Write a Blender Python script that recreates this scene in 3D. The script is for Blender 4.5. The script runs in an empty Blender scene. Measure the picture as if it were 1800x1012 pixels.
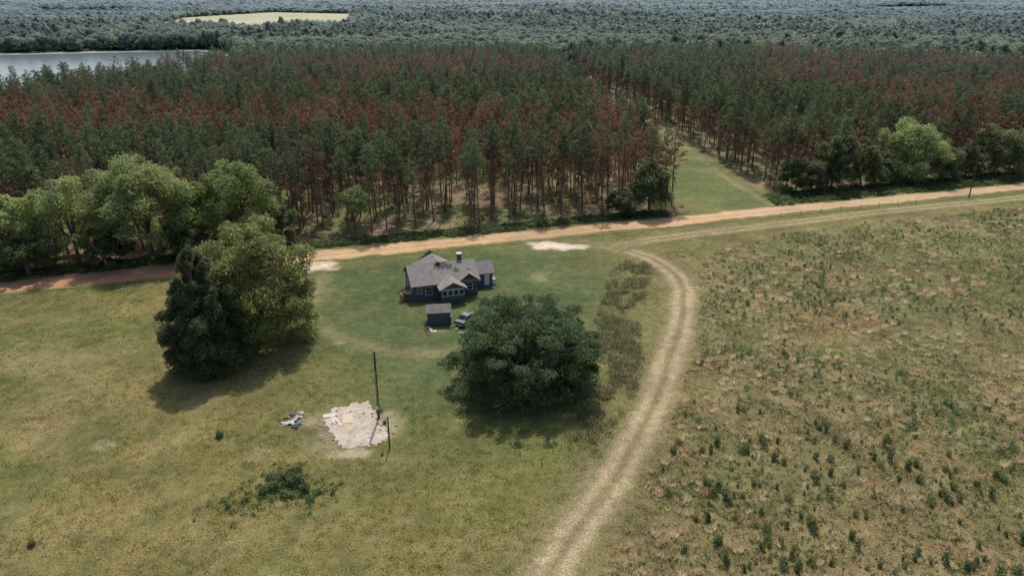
import bpy, math, random, numpy as np
from mathutils import Vector, Matrix
random.seed(7); RNG=np.random.default_rng(7)
scene=bpy.context.scene
COL=scene.collection
CH=45.0; PITCH=math.radians(22); FPX=1285.0
# ------------------------------------------------ survey helper: photo point -> point on the flat ground
def G(px,py,h=0.0):
    u=(px-900)/FPX; v=(506-py)/FPX
    s,c=math.sin(PITCH),math.cos(PITCH)
    t=(CH-h)/(s-v*c)
    return (u*t,(c+v*s)*t)
# ------------------------------------------------ generic helpers
def link(o,parent=None):
    COL.objects.link(o)
    if parent is not None: o.parent=parent
    return o
def tag(o,label,cat,group=None,kind=None):
    o["label"]=label; o["category"]=cat
    if group: o["group"]=group
    if kind: o["kind"]=kind
    return o
def mesh_np(name,V,F,mats,cols=None,midx=None,smooth=False):
    V=np.asarray(V,dtype=np.float32); F=np.asarray(F,dtype=np.int32)
    me=bpy.data.meshes.new(name)
    n,k=F.shape
    me.vertices.add(len(V)); me.vertices.foreach_set("co",V.ravel())
    me.loops.add(n*k); me.loops.foreach_set("vertex_index",F.ravel())
    me.polygons.add(n); me.polygons.foreach_set("loop_start",np.arange(0,n*k,k,dtype=np.int32))
    if not isinstance(mats,(list,tuple)): mats=[mats]
    for m in mats: me.materials.append(m)
    if midx is not None: me.polygons.foreach_set("material_index",np.asarray(midx,dtype=np.int32))
    me.update(calc_edges=True); me.validate()
    if cols is not None:
        a=me.color_attributes.new("Col",'FLOAT_COLOR','POINT')
        c=np.ones((len(V),4),dtype=np.float32); c[:,:3]=cols
        a.data.foreach_set("color",c.ravel())
    if smooth:
        me.polygons.foreach_set("use_smooth",np.ones(n,dtype=bool))
    return me
def mesh_py(name,V,F,mat,smooth=False):
    me=bpy.data.meshes.new(name); me.from_pydata([tuple(v) for v in V],[],F)
    me.materials.append(mat); me.update()
    if smooth:
        for p in me.polygons: p.use_smooth=True
    return me
def sstep(a,b,x):
    t=np.clip((x-a)/(b-a),0,1); return t*t*(3-2*t)
_perm=np.random.default_rng(3).random((256,256))
def vnoise(x,y,seed=0):
    x=np.asarray(x,float)+seed*17.3; y=np.asarray(y,float)+seed*9.7
    xi=np.floor(x).astype(int); yi=np.floor(y).astype(int); xf=x-xi; yf=y-yi
    xf=xf*xf*(3-2*xf); yf=yf*yf*(3-2*yf)
    g=lambda a,b:_perm[a&255,b&255]
    return (g(xi,yi)*(1-xf)+g(xi+1,yi)*xf)*(1-yf)+(g(xi,yi+1)*(1-xf)+g(xi+1,yi+1)*xf)*yf
def fbm(x,y,sc,seed=0,o=4):
    s=0;a=1;t=0
    for i in range(o):
        s=s+a*vnoise(np.asarray(x)/sc*2**i,np.asarray(y)/sc*2**i,seed+i*3); t+=a; a*=.55
    return s/t
def pdist(x,y,pts):
    d=np.full(np.shape(x),1e9)
    for (ax,ay),(bx,by) in zip(pts[:-1],pts[1:]):
        dx,dy=bx-ax,by-ay
        t=np.clip(((x-ax)*dx+(y-ay)*dy)/(dx*dx+dy*dy+1e-9),0,1)
        d=np.minimum(d,np.hypot(x-ax-t*dx,y-ay-t*dy))
    return d
def inpoly(x,y,P):
    r=np.zeros(np.shape(x),bool); n=len(P)
    for i in range(n):
        x1,y1=P[i]; x2,y2=P[(i+1)%n]
        if y1==y2: continue
        c=((y1>y)!=(y2>y))&(x<(x2-x1)*(y-y1)/(y2-y1)+x1)
        r^=c
    return r
def spoly(x,y,P,soft):
    d=pdist(x,y,list(P)+[P[0]]); s=np.where(inpoly(x,y,P),d,-d)
    return sstep(-soft,soft,s)
def catmull(P,n=10):
    P=[P[0]]+list(P)+[P[-1]]; out=[]
    for i in range(1,len(P)-2):
        p0,p1,p2,p3=[np.array(p,float) for p in P[i-1:i+3]]
        for k in range(n):
            t=k/n
            out.append(tuple(.5*((2*p1)+(-p0+p2)*t+(2*p0-5*p1+4*p2-p3)*t*t+(-p0+3*p1-3*p2+p3)*t**3)))
    out.append(tuple(P[-2])); return out
# ------------------------------------------------ materials
def newmat(name):
    m=bpy.data.materials.new(name); m.use_nodes=True
    nt=m.node_tree; b=nt.nodes["Principled BSDF"]; return m,nt,b
def N(nt,t,**k):
    n=nt.nodes.new(t)
    for a,v in k.items(): setattr(n,a,v)
    return n
def noise(nt,vec,scale,detail=4,rough=.6):
    n=N(nt,'ShaderNodeTexNoise'); n.inputs['Scale'].default_value=scale
    n.inputs['Detail'].default_value=detail; n.inputs['Roughness'].default_value=rough
    nt.links.new(vec,n.inputs['Vector']); return n.outputs['Fac']
def maprange(nt,v,a,b,c,d):
    m=N(nt,'ShaderNodeMapRange'); 
    for i,x in zip((1,2,3,4),(a,b,c,d)): m.inputs[i].default_value=x
    nt.links.new(v,m.inputs[0]); return m.outputs[0]
def math2(nt,op,a,b=None):
    m=N(nt,'ShaderNodeMath',operation=op)
    for i,x in enumerate((a,b)):
        if x is None: continue
        if isinstance(x,(int,float)): m.inputs[i].default_value=x
        else: nt.links.new(x,m.inputs[i])
    return m.outputs[0]
def mixc(nt,f,a,b,bt='MIX'):
    m=N(nt,'ShaderNodeMix',data_type='RGBA',blend_type=bt)
    for i,x in ((0,f),(6,a),(7,b)):
        if isinstance(x,(int,float)): m.inputs[i].default_value=x
        elif isinstance(x,tuple): m.inputs[i].default_value=(*x,1)
        else: nt.links.new(x,m.inputs[i])
    return m.outputs[2]
def vscale(nt,col,f):
    m=N(nt,'ShaderNodeVectorMath',operation='SCALE'); nt.links.new(col,m.inputs[0])
    if isinstance(f,(int,float)): m.inputs[3].default_value=f
    else: nt.links.new(f,m.inputs[3])
    return m.outputs[0]
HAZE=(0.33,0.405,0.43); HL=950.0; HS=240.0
def hazenode(nt,col):  # paints distance haze into the base colour, by world position
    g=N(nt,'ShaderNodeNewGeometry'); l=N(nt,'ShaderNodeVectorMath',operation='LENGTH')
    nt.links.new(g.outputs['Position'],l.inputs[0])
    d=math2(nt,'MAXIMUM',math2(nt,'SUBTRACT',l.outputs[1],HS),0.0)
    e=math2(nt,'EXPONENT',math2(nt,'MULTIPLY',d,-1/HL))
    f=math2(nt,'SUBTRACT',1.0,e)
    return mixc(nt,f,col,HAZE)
def ground_mat(name,fine=1.0,amp=1.0,straw=(0.28,0.235,0.12),bump=.5):
    m,nt,b=newmat(name)
    a=N(nt,'ShaderNodeAttribute',attribute_name="Col")
    g=N(nt,'ShaderNodeNewGeometry'); P=g.outputs['Position']
    n1=noise(nt,P,.12,5,.65); n2=noise(nt,P,.9*fine,6,.7); n3=noise(nt,P,5.0*fine,4,.7)
    f=math2(nt,'MULTIPLY',maprange(nt,n1,.3,.7,1-.22*amp,1+.22*amp),maprange(nt,n2,.3,.7,1-.32*amp,1+.32*amp))
    f=math2(nt,'MULTIPLY',f,maprange(nt,n3,.3,.7,1-.6*amp,1+.6*amp))
    c=vscale(nt,a.outputs['Color'],f)
    n4=noise(nt,P,.35,8,.78)
    c=mixc(nt,maprange(nt,n4,.50,.70,0,.38*amp),c,straw)
    nt.links.new(c,b.inputs['Base Color'])
    b.inputs['Roughness'].default_value=.95; b.inputs['Specular IOR Level'].default_value=.15
    bp=N(nt,'ShaderNodeBump'); bp.inputs['Strength'].default_value=bump; bp.inputs['Distance'].default_value=.3
    nt.links.new(math2(nt,'ADD',n2,n3),bp.inputs['Height']); nt.links.new(bp.outputs[0],b.inputs['Normal'])
    return m
def leaf_mat(name,trans=.3,haze=True,tb=1.3):
    m,nt,b=newmat(name)
    a=N(nt,'ShaderNodeAttribute',attribute_name="Col")
    oi=N(nt,'ShaderNodeObjectInfo')
    f=maprange(nt,oi.outputs['Random'],0,1,.78,1.25)
    c=vscale(nt,a.outputs['Color'],f)
    if haze: c=hazenode(nt,c)
    nt.links.new(c,b.inputs['Base Color']); b.inputs['Roughness'].default_value=.6
    b.inputs['Specular IOR Level'].default_value=.25
    t=N(nt,'ShaderNodeBsdfTranslucent'); nt.links.new(vscale(nt,c,tb),t.inputs['Color'])
    mx=N(nt,'ShaderNodeMixShader'); mx.inputs[0].default_value=trans
    nt.links.new(b.outputs[0],mx.inputs[1]); nt.links.new(t.outputs[0],mx.inputs[2])
    nt.links.new(mx.outputs[0],nt.nodes['Material Output'].inputs['Surface'])
    return m
def plain(name,col,rough=.8,nz=.25,sc=3.0,metal=0,spec=.3,bump=0,second=None,th=(.45,.6)):
    m,nt,b=newmat(name)
    tc=N(nt,'ShaderNodeTexCoord'); P=tc.outputs['Object']
    n=noise(nt,P,sc,6,.7)
    rgb=N(nt,'ShaderNodeRGB'); rgb.outputs[0].default_value=(*col,1)
    c=vscale(nt,rgb.outputs[0],maprange(nt,n,.3,.7,1-nz,1+nz))
    if second:
        n2=noise(nt,P,sc*.35,6,.7); c=mixc(nt,maprange(nt,n2,th[0],th[1],0,1),c,second)
    nt.links.new(c,b.inputs['Base Color'])
    b.inputs['Roughness'].default_value=rough; b.inputs['Metallic'].default_value=metal
    b.inputs['Specular IOR Level'].default_value=spec
    if bump:
        bp=N(nt,'ShaderNodeBump'); bp.inputs['Strength'].default_value=bump; bp.inputs['Distance'].default_value=.05
        nt.links.new(n,bp.inputs['Height']); nt.links.new(bp.outputs[0],b.inputs['Normal'])
    return m
M_ground=ground_mat("grass_ground")
M_road=ground_mat("orange_dirt",1.2,.5,(0.50,0.36,0.22),.3)
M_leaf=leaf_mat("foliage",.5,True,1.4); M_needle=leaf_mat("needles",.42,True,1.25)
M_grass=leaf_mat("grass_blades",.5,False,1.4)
M_bark=plain("bark",(0.15,0.125,0.10),.95,.35,2.5,bump=.5)
M_pbark=plain("pine_bark",(0.165,0.118,0.088),.95,.35,2.5,bump=.5)
M_wood=plain("weathered_wood",(0.20,0.165,0.13),.9,.3,3,bump=.4)
M_dpole=plain("creosote_wood",(0.08,0.062,0.052),.9,.3,3,bump=.4)

# ------------------------------------------------ layout
def road_y(x): return 139.7+.318*(np.asarray(x,float)-4.6)
ROAD=[(x,float(road_y(x))) for x in np.arange(-260,330,10)]
tr=[G(880,1130),G(950,1030),G(1003,950),G(1062,865),G(1115,775),G(1158,685),G(1188,600),G(1201,535),G(1193,492),G(1160,462),G(1105,441),G(1040,430),G(985,424),G(950,412)]
TRACK=catmull(tr,10)
tr2=[G(1075,436),G(1130,424),G(1200,414),G(1300,402),G(1420,388),G(1560,371),G(1700,357),G(1800,347),G(1950,334),G(2300,305)]
TRACK2=catmull(tr2,10)
SL=-.085
def lane_c(y): return 50.0+SL*(y-167)
RF=[G(1000,1130),G(1110,900),G(1160,790),G(1215,640),G(1232,540),G(1228,480),G(1262,440),G(1420,405),G(1640,382),G(1800,364),G(2300,322),(400,150),(400,-50),(20,-50)]
LAWN=[G(545,475),G(700,448),G(930,428),G(1085,452),G(1080,500),G(1063,560),G(1045,640),G(980,700),G(860,720),G(740,690),G(640,635),G(570,598),G(545,545)]
HAY=[G(262,45),G(330,31),G(480,22),G(622,25),G(618,53),G(470,73),G(285,70)]
FARF=[[G(60,22),G(240,18),G(250,28),G(80,31)],[G(1500,14),G(1720,11),G(1740,19),G(1530,22)]]
LAKE=[(-700,330),(-420,240),(-195,268),(-178,320),(-170,400),(-190,470),(-215,545),(-238,600),(-262,632),(-330,612),(-400,590),(-520,585),(-700,600)]
ARC=catmull([G(590,470),G(558,500),G(552,545),G(575,580),G(630,605),G(720,620),G(800,622)],6)
SPOTS=[(975,431,4.6,2.6,(.60,.51,.40),.97),(545,470,4.5,2.6,(.56,.46,.34),.95),(620,797,2.6,1.0,(.42,.35,.24),.85),
 (595,603,1.0,.8,(.38,.30,.20),.6),(828,735,2.2,1.2,(.30,.26,.13),.5),(180,782,1.8,1.2,(.33,.29,.17),.5),(380,757,1.4,1.4,(.22,.19,.11),.5),
 (950,487,1.2,2.4,(.30,.27,.17),.3),(625,747,5.6,4.9,(.33,.28,.19),.6),(765,580,2.2,1.0,(.3,.26,.17),.4),(1440,555,10,8,(.27,.165,.08),.35),
 (1130,990,3,6,(.22,.16,.08),.4),(80,640,9,7,(.22,.17,.09),.5),(60,760,8,4,(.22,.17,.08),.5)]
SPOTW=[(*G(a,b),c,d,e,f) for a,b,c,d,e,f in SPOTS]
def ground_col(x,y):
    x=np.asarray(x,float); y=np.asarray(y,float)
    def mix(c,d,m):
        d=np.asarray(d,float)
        if d.ndim==1: d=d[None,:]
        return c*(1-m[:,None])+d*m[:,None]
    n1=fbm(x,y,26,1); n2=fbm(x,y,8,5); n3=fbm(x,y,60,9,3); n4=fbm(x,y,3.2,11,3); n5=fbm(x,y,1.6,13,2)
    c=np.tile(np.array([.150,.132,.044]),(len(x),1))
    c=mix(c,(.105,.115,.034),sstep(.42,.62,n1)*.9)
    c=mix(c,(.215,.170,.076),sstep(.50,.68,n2)*.5)
    c=mix(c,(.075,.083,.026),sstep(.52,.70,n4)*.5)
    c=mix(c,(.23,.19,.09),sstep(.62,.8,n5)*.5)
    c=mix(c,(.19,.15,.07),sstep(.45,.7,n3)*.35)
    # greener close to the yard
    c=mix(c,(.094,.114,.035),spoly(x,y,[(a*1.3+2,(b-100)*1.45+94) for a,b in LAWN],14)*.75*(.6+.4*sstep(.35,.6,n2)))
    lw=spoly(x+(n2-.5)*8,y+(n4-.5)*6,LAWN,5)
    c=mix(c,(.066,.092,.034),lw*(.6+.4*sstep(.3,.6,n2)))
    c=mix(c,(.15,.145,.062),lw*sstep(.52,.7,n4)*.3)
    c=mix(c,(.22,.19,.095),(1-sstep(.4,2.2,pdist(x,y,ARC)))*.5*sstep(.3,.6,n4+.05))
    # strip beside the farm track and wedge
    dt=pdist(x,y,TRACK); c=mix(c,(.165,.145,.065),(1-sstep(2.5,7,dt))*.6)
    # right-hand rough field
    rf=spoly(x+(n4-.5)*3,y,RF,1.8)
    r=np.tile(np.array([.170,.142,.062]),(len(x),1))
    r=mix(r,(.112,.125,.045),sstep(.38,.56,n1)*.85)
    r=mix(r,(.105,.12,.042),sstep(85,115,y)*sstep(150,125,y)*.45)
    r=mix(r,(.225,.158,.082),sstep(.50,.68,n2)*.5)
    r=mix(r,(.18,.18,.08),sstep(.48,.66,n3)*.5)
    r=mix(r,(.085,.092,.034),sstep(.48,.62,n4)*.5)
    r=mix(r,(.28,.225,.13),sstep(.58,.76,n5)*.5)
    c=c*(1-rf[:,None])+r*rf[:,None]
    # road side
    ry=road_y(x); d=y-ry
    c=mix(c,(.110,.126,.044),(1-sstep(3,9,np.abs(d)))*.6)
    # forest floor
    ff=sstep(5,9,d)*(1-sstep(640,760,y))
    f=np.tile(np.array([.19,.138,.085]),(len(x),1))
    f=mix(f,(.115,.140,.052),sstep(.40,.56,n2)*.85)
    f=mix(f,(.28,.19,.125),sstep(.56,.70,fbm(x,y,12,21))*.7)
    c=c*(1-ff[:,None])+f*ff[:,None]
    la=(1-sstep(10,14,np.abs(x-lane_c(y))))*sstep(3,7,d)
    lg=np.tile(np.array([.105,.132,.044]),(len(x),1)); lg=mix(lg,(.17,.165,.07),sstep(.45,.65,n2)*.6)
    lg=mix(lg,(.30,.24,.14),(1-sstep(.4,1.5,np.abs(x-lane_c(y)-9.0-1.2*np.sin(y/17))))*.45*sstep(.35,.6,n4))
    lg=mix(lg,(.34,.22,.14),sstep(330,420,y)*(1-sstep(2,5,np.abs(x-lane_c(y))))*.9)
    c=c*(1-la[:,None])+lg*la[:,None]
    # far woodland floor
    fw=sstep(460,560,y); c=mix(c,(.09,.12,.055),fw)
    lk=spoly(x,y,LAKE,14); near=1-np.clip(np.abs(pdist(x,y,LAKE+[LAKE[0]]))/40,0,1)
    c=mix(c,(.24,.26,.11),near*(1-lk)*(y>250)*(x<-150)*1.0)
    for sx,sy,rx,ry_,col,st in SPOTW:
        dd=np.hypot((x-sx)/rx,(y-sy)/ry_)+(n4-.5)*1.5+(n2-.5)*1.2+(n5-.5)*.5
        c=mix(c,col,(1-sstep(.45,1.1,dd))*st)
    dist=np.hypot(x,y); h=1-np.exp(-np.maximum(dist-HS,0)/HL)  # aerial haze painted into the ground colour with distance from the origin
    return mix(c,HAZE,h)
# ------------------------------------------------ ground sheet
def grow(a,b,step,far,g=1.09):
    out=list(np.arange(a,b+.01,step)); s=step; v=out[-1]
    while v<far: s*=g; v+=s; out.append(v)
    return out
xs=grow(-135,185,.7,9000); s=.8; v=-135; neg=[]
while v>-9000: s*=1.09; v-=s; neg.append(v)
xs=np.array(neg[::-1]+xs)
ys=grow(28,215,.7,14000,1.07); s=.75; v=28; neg=[]
while v>-600: s*=1.12; v-=s; neg.append(v)
ys=np.array(neg[::-1]+ys)
X,Y=np.meshgrid(xs,ys); nx,ny=len(xs),len(ys)
V=np.stack([X.ravel(),Y.ravel(),np.zeros(X.size)],1)
i=np.arange(nx-1)[None,:]+nx*np.arange(ny-1)[:,None]; i=i.ravel()
F=np.stack([i,i+1,i+nx+1,i+nx],1)
g=link(bpy.data.objects.new("ground",mesh_np("ground",V,F,M_ground,ground_col(V[:,0],V[:,1]))))
tag(g,"olive and brown grass field with mown yard","ground",kind="structure")
# ------------------------------------------------ strips (roads and tracks)
def strip(name,pts,half,z,mat,colf,nc=26,step=.5):
    P=np.array(pts); d=np.r_[0,np.cumsum(np.hypot(*np.diff(P,axis=0).T))]
    L=np.arange(0,d[-1],step); x=np.interp(L,d,P[:,0]); y=np.interp(L,d,P[:,1])
    tx=np.gradient(x); ty=np.gradient(y)
    k=np.ones(9)/9
    if len(tx)>20:
        tx[4:-4]=np.convolve(tx,k,'valid'); ty[4:-4]=np.convolve(ty,k,'valid')
    l=np.hypot(tx,ty); nxx,nyy=-ty/l,tx/l
    o=np.linspace(-half,half,nc)
    VX=x[:,None]+nxx[:,None]*o; VY=y[:,None]+nyy[:,None]*o
    O=np.tile(o,(len(L),1)); LL=np.tile(L[:,None],(1,nc))
    V=np.stack([VX.ravel(),VY.ravel(),np.full(VX.size,z)],1)
    i=(np.arange(nc-1)[None,:]+nc*np.arange(len(L)-1)[:,None]).ravel()
    F=np.stack([i,i+nc,i+nc+1,i+1],1)[:, ::-1]
    base=ground_col(V[:,0],V[:,1])
    me=mesh_np(name,V,F,mat,colf(V[:,0],V[:,1],O.ravel(),LL.ravel(),base))
    return link(bpy.data.objects.new(name,me))
def mixm(c,d,m): return c*(1-m[:,None])+np.asarray(d,float)[None,:]*m[:,None]
def roadcol(x,y,o,L,b):
    n=fbm(x,y,5,31); n2=fbm(x,y,1.3,33,3); n3=fbm(x,y,14,35,3); e=sstep(30,70,x)
    m=1-sstep(2.4,3.1,np.abs(o)+(n-.5)*2.0+(n2-.5)*1.0+e*.5+(n3-.5)*1.2)
    d=np.tile(np.array([.47,.305,.165]),(len(x),1))
    d=mixm(d,(.38,.215,.11),sstep(.45,.65,n)*.6)
    d=mixm(d,(.56,.41,.26),(np.exp(-((np.abs(o)-1.1)/.4)**2))*.55)
    lf=1-sstep(-58,-42,x); d=mixm(d,(.34,.165,.09),lf*.75)
    d=mixm(d,(.43,.315,.20),e*.7)
    d=mixm(d,(.30,.21,.12),sstep(.52,.7,n3)*.5)
    g=np.exp(-((o)/.3)**2)*sstep(.5,.62,n2)*.4; d=mixm(d,(.18,.15,.08),g)
    return b*(1-m[:,None])+d*m[:,None]
r=strip("dirt_road",ROAD,4.2,.05,M_road,roadcol,30,.6); tag(r,"straight orange dirt road along the pine plantation","road",kind="structure")
def trackcol(strength,rw,gap,bed):
    def f(x,y,o,L,b):
        n=fbm(x,y,4,41); n2=fbm(x,y,.8,43,3); n3=fbm(x,y,7,47,3)
        oo=o+(fbm(x,y,9,45)-.5)*.8
        if strength<.9: fade=.3+.7*sstep(0,10,L)
        else: fade=1-.85*sstep(0,16,26-pdist(x,y,[G(950,412),G(951,412)]))
        r=np.exp(-((np.abs(oo)-gap)/(rw*(.75+.6*n)))**2)
        bedm=(1-sstep(gap+.1,gap+2.2,np.abs(oo)+(n2-.5)*1.9+(n-.5)*1.4))*fade
        c=b*(1-(bedm*bed)[:,None])+np.array([.25,.205,.112])[None,:]*(bedm*bed)[:,None]
        c=mixm(c,(.350,.278,.168),np.clip(r*1.3*(.2+1.35*n2),0,1)*strength*(.65+.5*n3)*fade)
        mid=np.exp(-(oo/.45)**2); c=mixm(c,(.155,.142,.062),mid*.65*sstep(.2,.45,n2)*fade)
        return c
    return f
t=strip("farm_track",TRACK,3.9,.02,M_ground,trackcol(1.0,.58,.95,.75),36,.4); tag(t,"pale two-rut farm track curving through grass","track",kind="structure")
t=strip("field_track",TRACK2,3.0,.034,M_ground,trackcol(.7,.6,.9,.45)); tag(t,"faint two-rut track beside the rough field","track",kind="structure")
# lake and hay fields
def flat(name,P,z,mat,label,cat):
    me=bpy.data.meshes.new(name); me.from_pydata([(a,b,z) for a,b in P],[],[list(range(len(P)))]); me.materials.append(mat)
    if me.polygons[0].normal.z<0: me.flip_normals()
    o=link(bpy.data.objects.new(name,me)); tag(o,label,cat,kind="structure"); return o
mw,nt,b=newmat("lake_water"); b.inputs['Base Color'].default_value=(.16,.20,.21,1); b.inputs['Roughness'].default_value=.16
b.inputs['Specular IOR Level'].default_value=1.0
g_=N(nt,'ShaderNodeNewGeometry'); nn=noise(nt,g_.outputs['Position'],.5,4); bp=N(nt,'ShaderNodeBump'); bp.inputs['Strength'].default_value=.25; bp.inputs['Distance'].default_value=.1
nt.links.new(nn,bp.inputs['Height']); nt.links.new(bp.outputs[0],b.inputs['Normal'])
flat("lake",catmull(LAKE+[LAKE[0]],6)[:-1],.10,mw,"calm grey lake beyond the pine trees","lake")
mh=plain("hay",(.36,.34,.225),.95,.2,.012,second=(.29,.30,.18)); flat("hay_field",catmull(HAY+[HAY[0]],5)[:-1],.15,mh,"pale mown hay field between woods","field")
mh2=plain("hay_far",(.30,.34,.28),.95,.12,.01)
for P in FARF: flat("hay_field",P,.2,mh2,"pale distant field between woods","field")

# ------------------------------------------------ foliage geometry
def unit(n,r):
    v=r.normal(size=(n,3)); return v/np.linalg.norm(v,axis=1)[:,None]
def quads(C,Nn,sx,sy,r):
    n=len(C); t=unit(n,r); a=np.cross(Nn,t); a/=np.linalg.norm(a,axis=1)[:,None]+1e-9
    b=np.cross(Nn,a); b/=np.linalg.norm(b,axis=1)[:,None]+1e-9
    sx=np.broadcast_to(sx,n)[:,None]; sy=np.broadcast_to(sy,n)[:,None]
    V=np.stack([C-a*sx,C-b*sy,C+a*sx,C+b*sy],1).reshape(-1,3)
    F=np.arange(4*n).reshape(n,4); return V,F
def tube(V,F,pts,rad,sides=6):
    base=len(V); pts=[Vector(p) for p in pts]
    for i,p in enumerate(pts):
        d=(pts[min(i+1,len(pts)-1)]-pts[max(i-1,0)]).normalized()
        a=d.orthogonal().normalized(); b=d.cross(a)
        for k in range(sides):
            th=2*math.pi*k/sides; V.append(p+(a*math.cos(th)+b*math.sin(th))*rad[i])
    for i in range(len(pts)-1):
        for k in range(sides):
            a0=base+i*sides+k; a1=base+i*sides+(k+1)%sides
            F.append((a0,a1,a1+sides,a0+sides))
    F.append(tuple(base+(len(pts)-1)*sides+k for k in range(sides)))
def noise3(P,sc,ph):
    q=P/sc
    return (np.sin(q[:,0]*2.1+ph)*np.sin(q[:,1]*1.9+ph*2+q[:,2])+np.sin(q[:,2]*2.3+ph*3+q[:,0]*.7)*np.sin(q[:,0]*1.3-q[:,1]*1.7+ph))*.5
def crown_mesh(name,rx,ry,z0,z1,nl,n,seed,col,ls=.17,lobe=(.28,.44),push=(.45,.72),mat=None,elong=1.0,taper=0,var=.2,warm=(.28,.27,.09),gap=.35,skirt=False,up=.9,fuzz=.5,zs=.8,low_extra=0,core=.55):
    r=np.random.default_rng(seed); zc=(z0+z1)/2; rz=(z1-z0)/2
    D=unit(nl,r)
    if not skirt: D[:,2]=np.where(D[:,2]<-.5,-D[:,2],D[:,2])
    pu=r.uniform(*push,nl); rm=(rx+ry+rz)/3; R=rm*r.uniform(*lobe,nl)
    C=np.stack([D[:,0]*rx*pu,D[:,1]*ry*pu,zc+D[:,2]*rz*pu],1)
    if skirt:
        low=C[:,2]<zc; k=np.hypot(C[:,0],C[:,1])+1e-6; tgt=np.sqrt(np.clip(1-((C[:,2]-zc)/(rz*1.35))**2,.1,1))*pu*rx
        f=np.where(low,np.maximum(tgt/k,1),1)[:,None]; C[:,:2]*=np.minimum(f,2.5)
        C[:,2]=np.maximum(C[:,2],R*.55)
    if low_extra:
        th=np.linspace(0,6.283,low_extra,endpoint=False)+r.normal(size=low_extra)*.15; q=r.uniform(.45,.78,low_extra)
        Re=rm*r.uniform(.15,.24,low_extra); C=np.vstack([C,np.stack([np.cos(th)*rx*q,np.sin(th)*ry*q,Re*.6+r.uniform(.1,.16,low_extra)*(z1-z0)*r.random(low_extra)],1)]); R=np.r_[R,Re]
    C=np.vstack([C,[[0,0,zc+rz*.2*(core/.55)]]]); R=np.r_[R,rm*core]
    w=R**2; cnt=(n*w/w.sum()).astype(int); lf=r.uniform(1-var,1+var,len(R))
    A=[];B=[];K=[]
    for i in range(len(R)):
        k=cnt[i]; d=unit(k,r); d[:,2]=np.where((d[:,2]<-.3)&(r.random(k)<.6),-d[:,2],d[:,2])
        rr=R[i]*(1-fuzz*r.random(k)**2)*(1+.25*noise3(d*R[i]+C[i],.55,i+seed))*(1+.14*np.abs(r.normal(size=k)))
        p=C[i]+d*rr[:,None]*np.array([1,1,zs])
        keep=(noise3(p,.62,seed*.7)>-gap)|(r.random(k)<.25)
        if taper:
            f=np.clip((p[:,2]-z0)/(z1-z0),0,1); sc=1-taper*f**1.3; p[:,0]*=sc; p[:,1]*=sc
        keep&=p[:,2]>z0*.6
        p=p[keep]; d=d[keep]; m=len(p)
        nn=d+unit(m,r)*up; nn/=np.linalg.norm(nn,axis=1)[:,None]
        A.append(p);B.append(nn)
        shade=lf[i]*r.uniform(.75,1.25,m)*(1+.15*noise3(p,1.1,seed))
        c=np.array(col)[None,:]*shade[:,None]; wm=(r.random(m)<.12)[:,None]*.6
        c=c*(1-wm)+np.array(warm)[None,:]*wm; K.append(c)
    P=np.vstack(A);Nn=np.vstack(B);K=np.vstack(K); sz=ls*r.uniform(.6,1.35,len(P))
    V,F=quads(P,Nn,sz*elong,sz/elong,r)
    return mesh_np(name,V,F,mat or M_leaf,np.repeat(K,4,axis=0)),C,R
def trunk_mesh(name,h,r0,C,zsplit,seed,mat=M_bark,nl=10,taper=0,z0=0,z1=1):
    r=random.Random(seed); V=[];F=[]
    top=Vector((r.uniform(-.4,.4),r.uniform(-.4,.4),zsplit))
    tube(V,F,[(0,0,-.1),(0,0,.4),top*.5,top],[r0*1.5,r0*1.05,r0*.9,r0*.75],10)
    idx=sorted(range(len(C)),key=lambda i:-C[i][2])[:nl]
    for i in idx:
        e=Vector(C[i]); 
        if taper:
            sc=1-taper*max(0,min(1,(e.z-z0)/(z1-z0)))**1.3; e.x*=sc; e.y*=sc
        m=top.lerp(e,.5)+Vector((r.uniform(-.5,.5),r.uniform(-.5,.5),r.uniform(0,.8)))
        tube(V,F,[top*.93,m,e,e+(e-m)*.3],[r0*.45,r0*.3,r0*.15,r0*.05],6)
        for _ in range(2):
            q=m.lerp(e,r.random()); tube(V,F,[q,q+Vector((r.uniform(-1,1),r.uniform(-1,1),r.uniform(.2,1)))*1.5],[r0*.12,r0*.03],5)
    return mesh_py(name,V,F,mat,True)
def tree(kind,x,y,h,w,z0,col,label,cat="tree",n=20000,nl=22,seed=1,ls=.17,r0=.35,group=None,mat=None,elong=1,taper=0,d=None,rot=None,tl=10,**k):
    d=d or w
    e=link(bpy.data.objects.new(kind,None)); e.location=(x,y,0); e.empty_display_size=1
    e.rotation_euler[2]=rot if rot is not None else random.uniform(0,6)
    cm,C,R=crown_mesh(kind+"_crown",w/2*.97,d/2*.97,z0,h*.96,nl,n,seed,col,ls,mat=mat,elong=elong,taper=taper,**k)
    tm=trunk_mesh(kind+"_trunk",h,r0,C,max(z0*1.1,h*.22),seed,nl=tl,taper=taper,z0=z0,z1=h)
    a=link(bpy.data.objects.new("trunk",tm),e); b=link(bpy.data.objects.new("crown",cm),e)
    tag(e,label,cat,group); return e,a,b
SAGE=(.285,.33,.14)
tree("pine_tree",-39.0,83.8,17.2,12.3,.1,(.085,.105,.050),"dense dark pine with branches down to the grass",n=100000,nl=130,seed=3,ls=.115,r0=.32,mat=M_needle,elong=1.8,taper=.52,lobe=(.09,.20),push=(.4,.98),warm=(.15,.13,.06),skirt=True,fuzz=.85,low_extra=14,core=.4)
tree("pecan_tree",-34.6,92.4,18.4,16.3,.1,(.29,.32,.12),"tall light green broadleaf tree beside a dark pine",n=105000,nl=100,seed=5,r0=.42,ls=.125,lobe=(.11,.23),push=(.5,.98),skirt=True,gap=.15,fuzz=.8,low_extra=12,core=.42)
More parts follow.
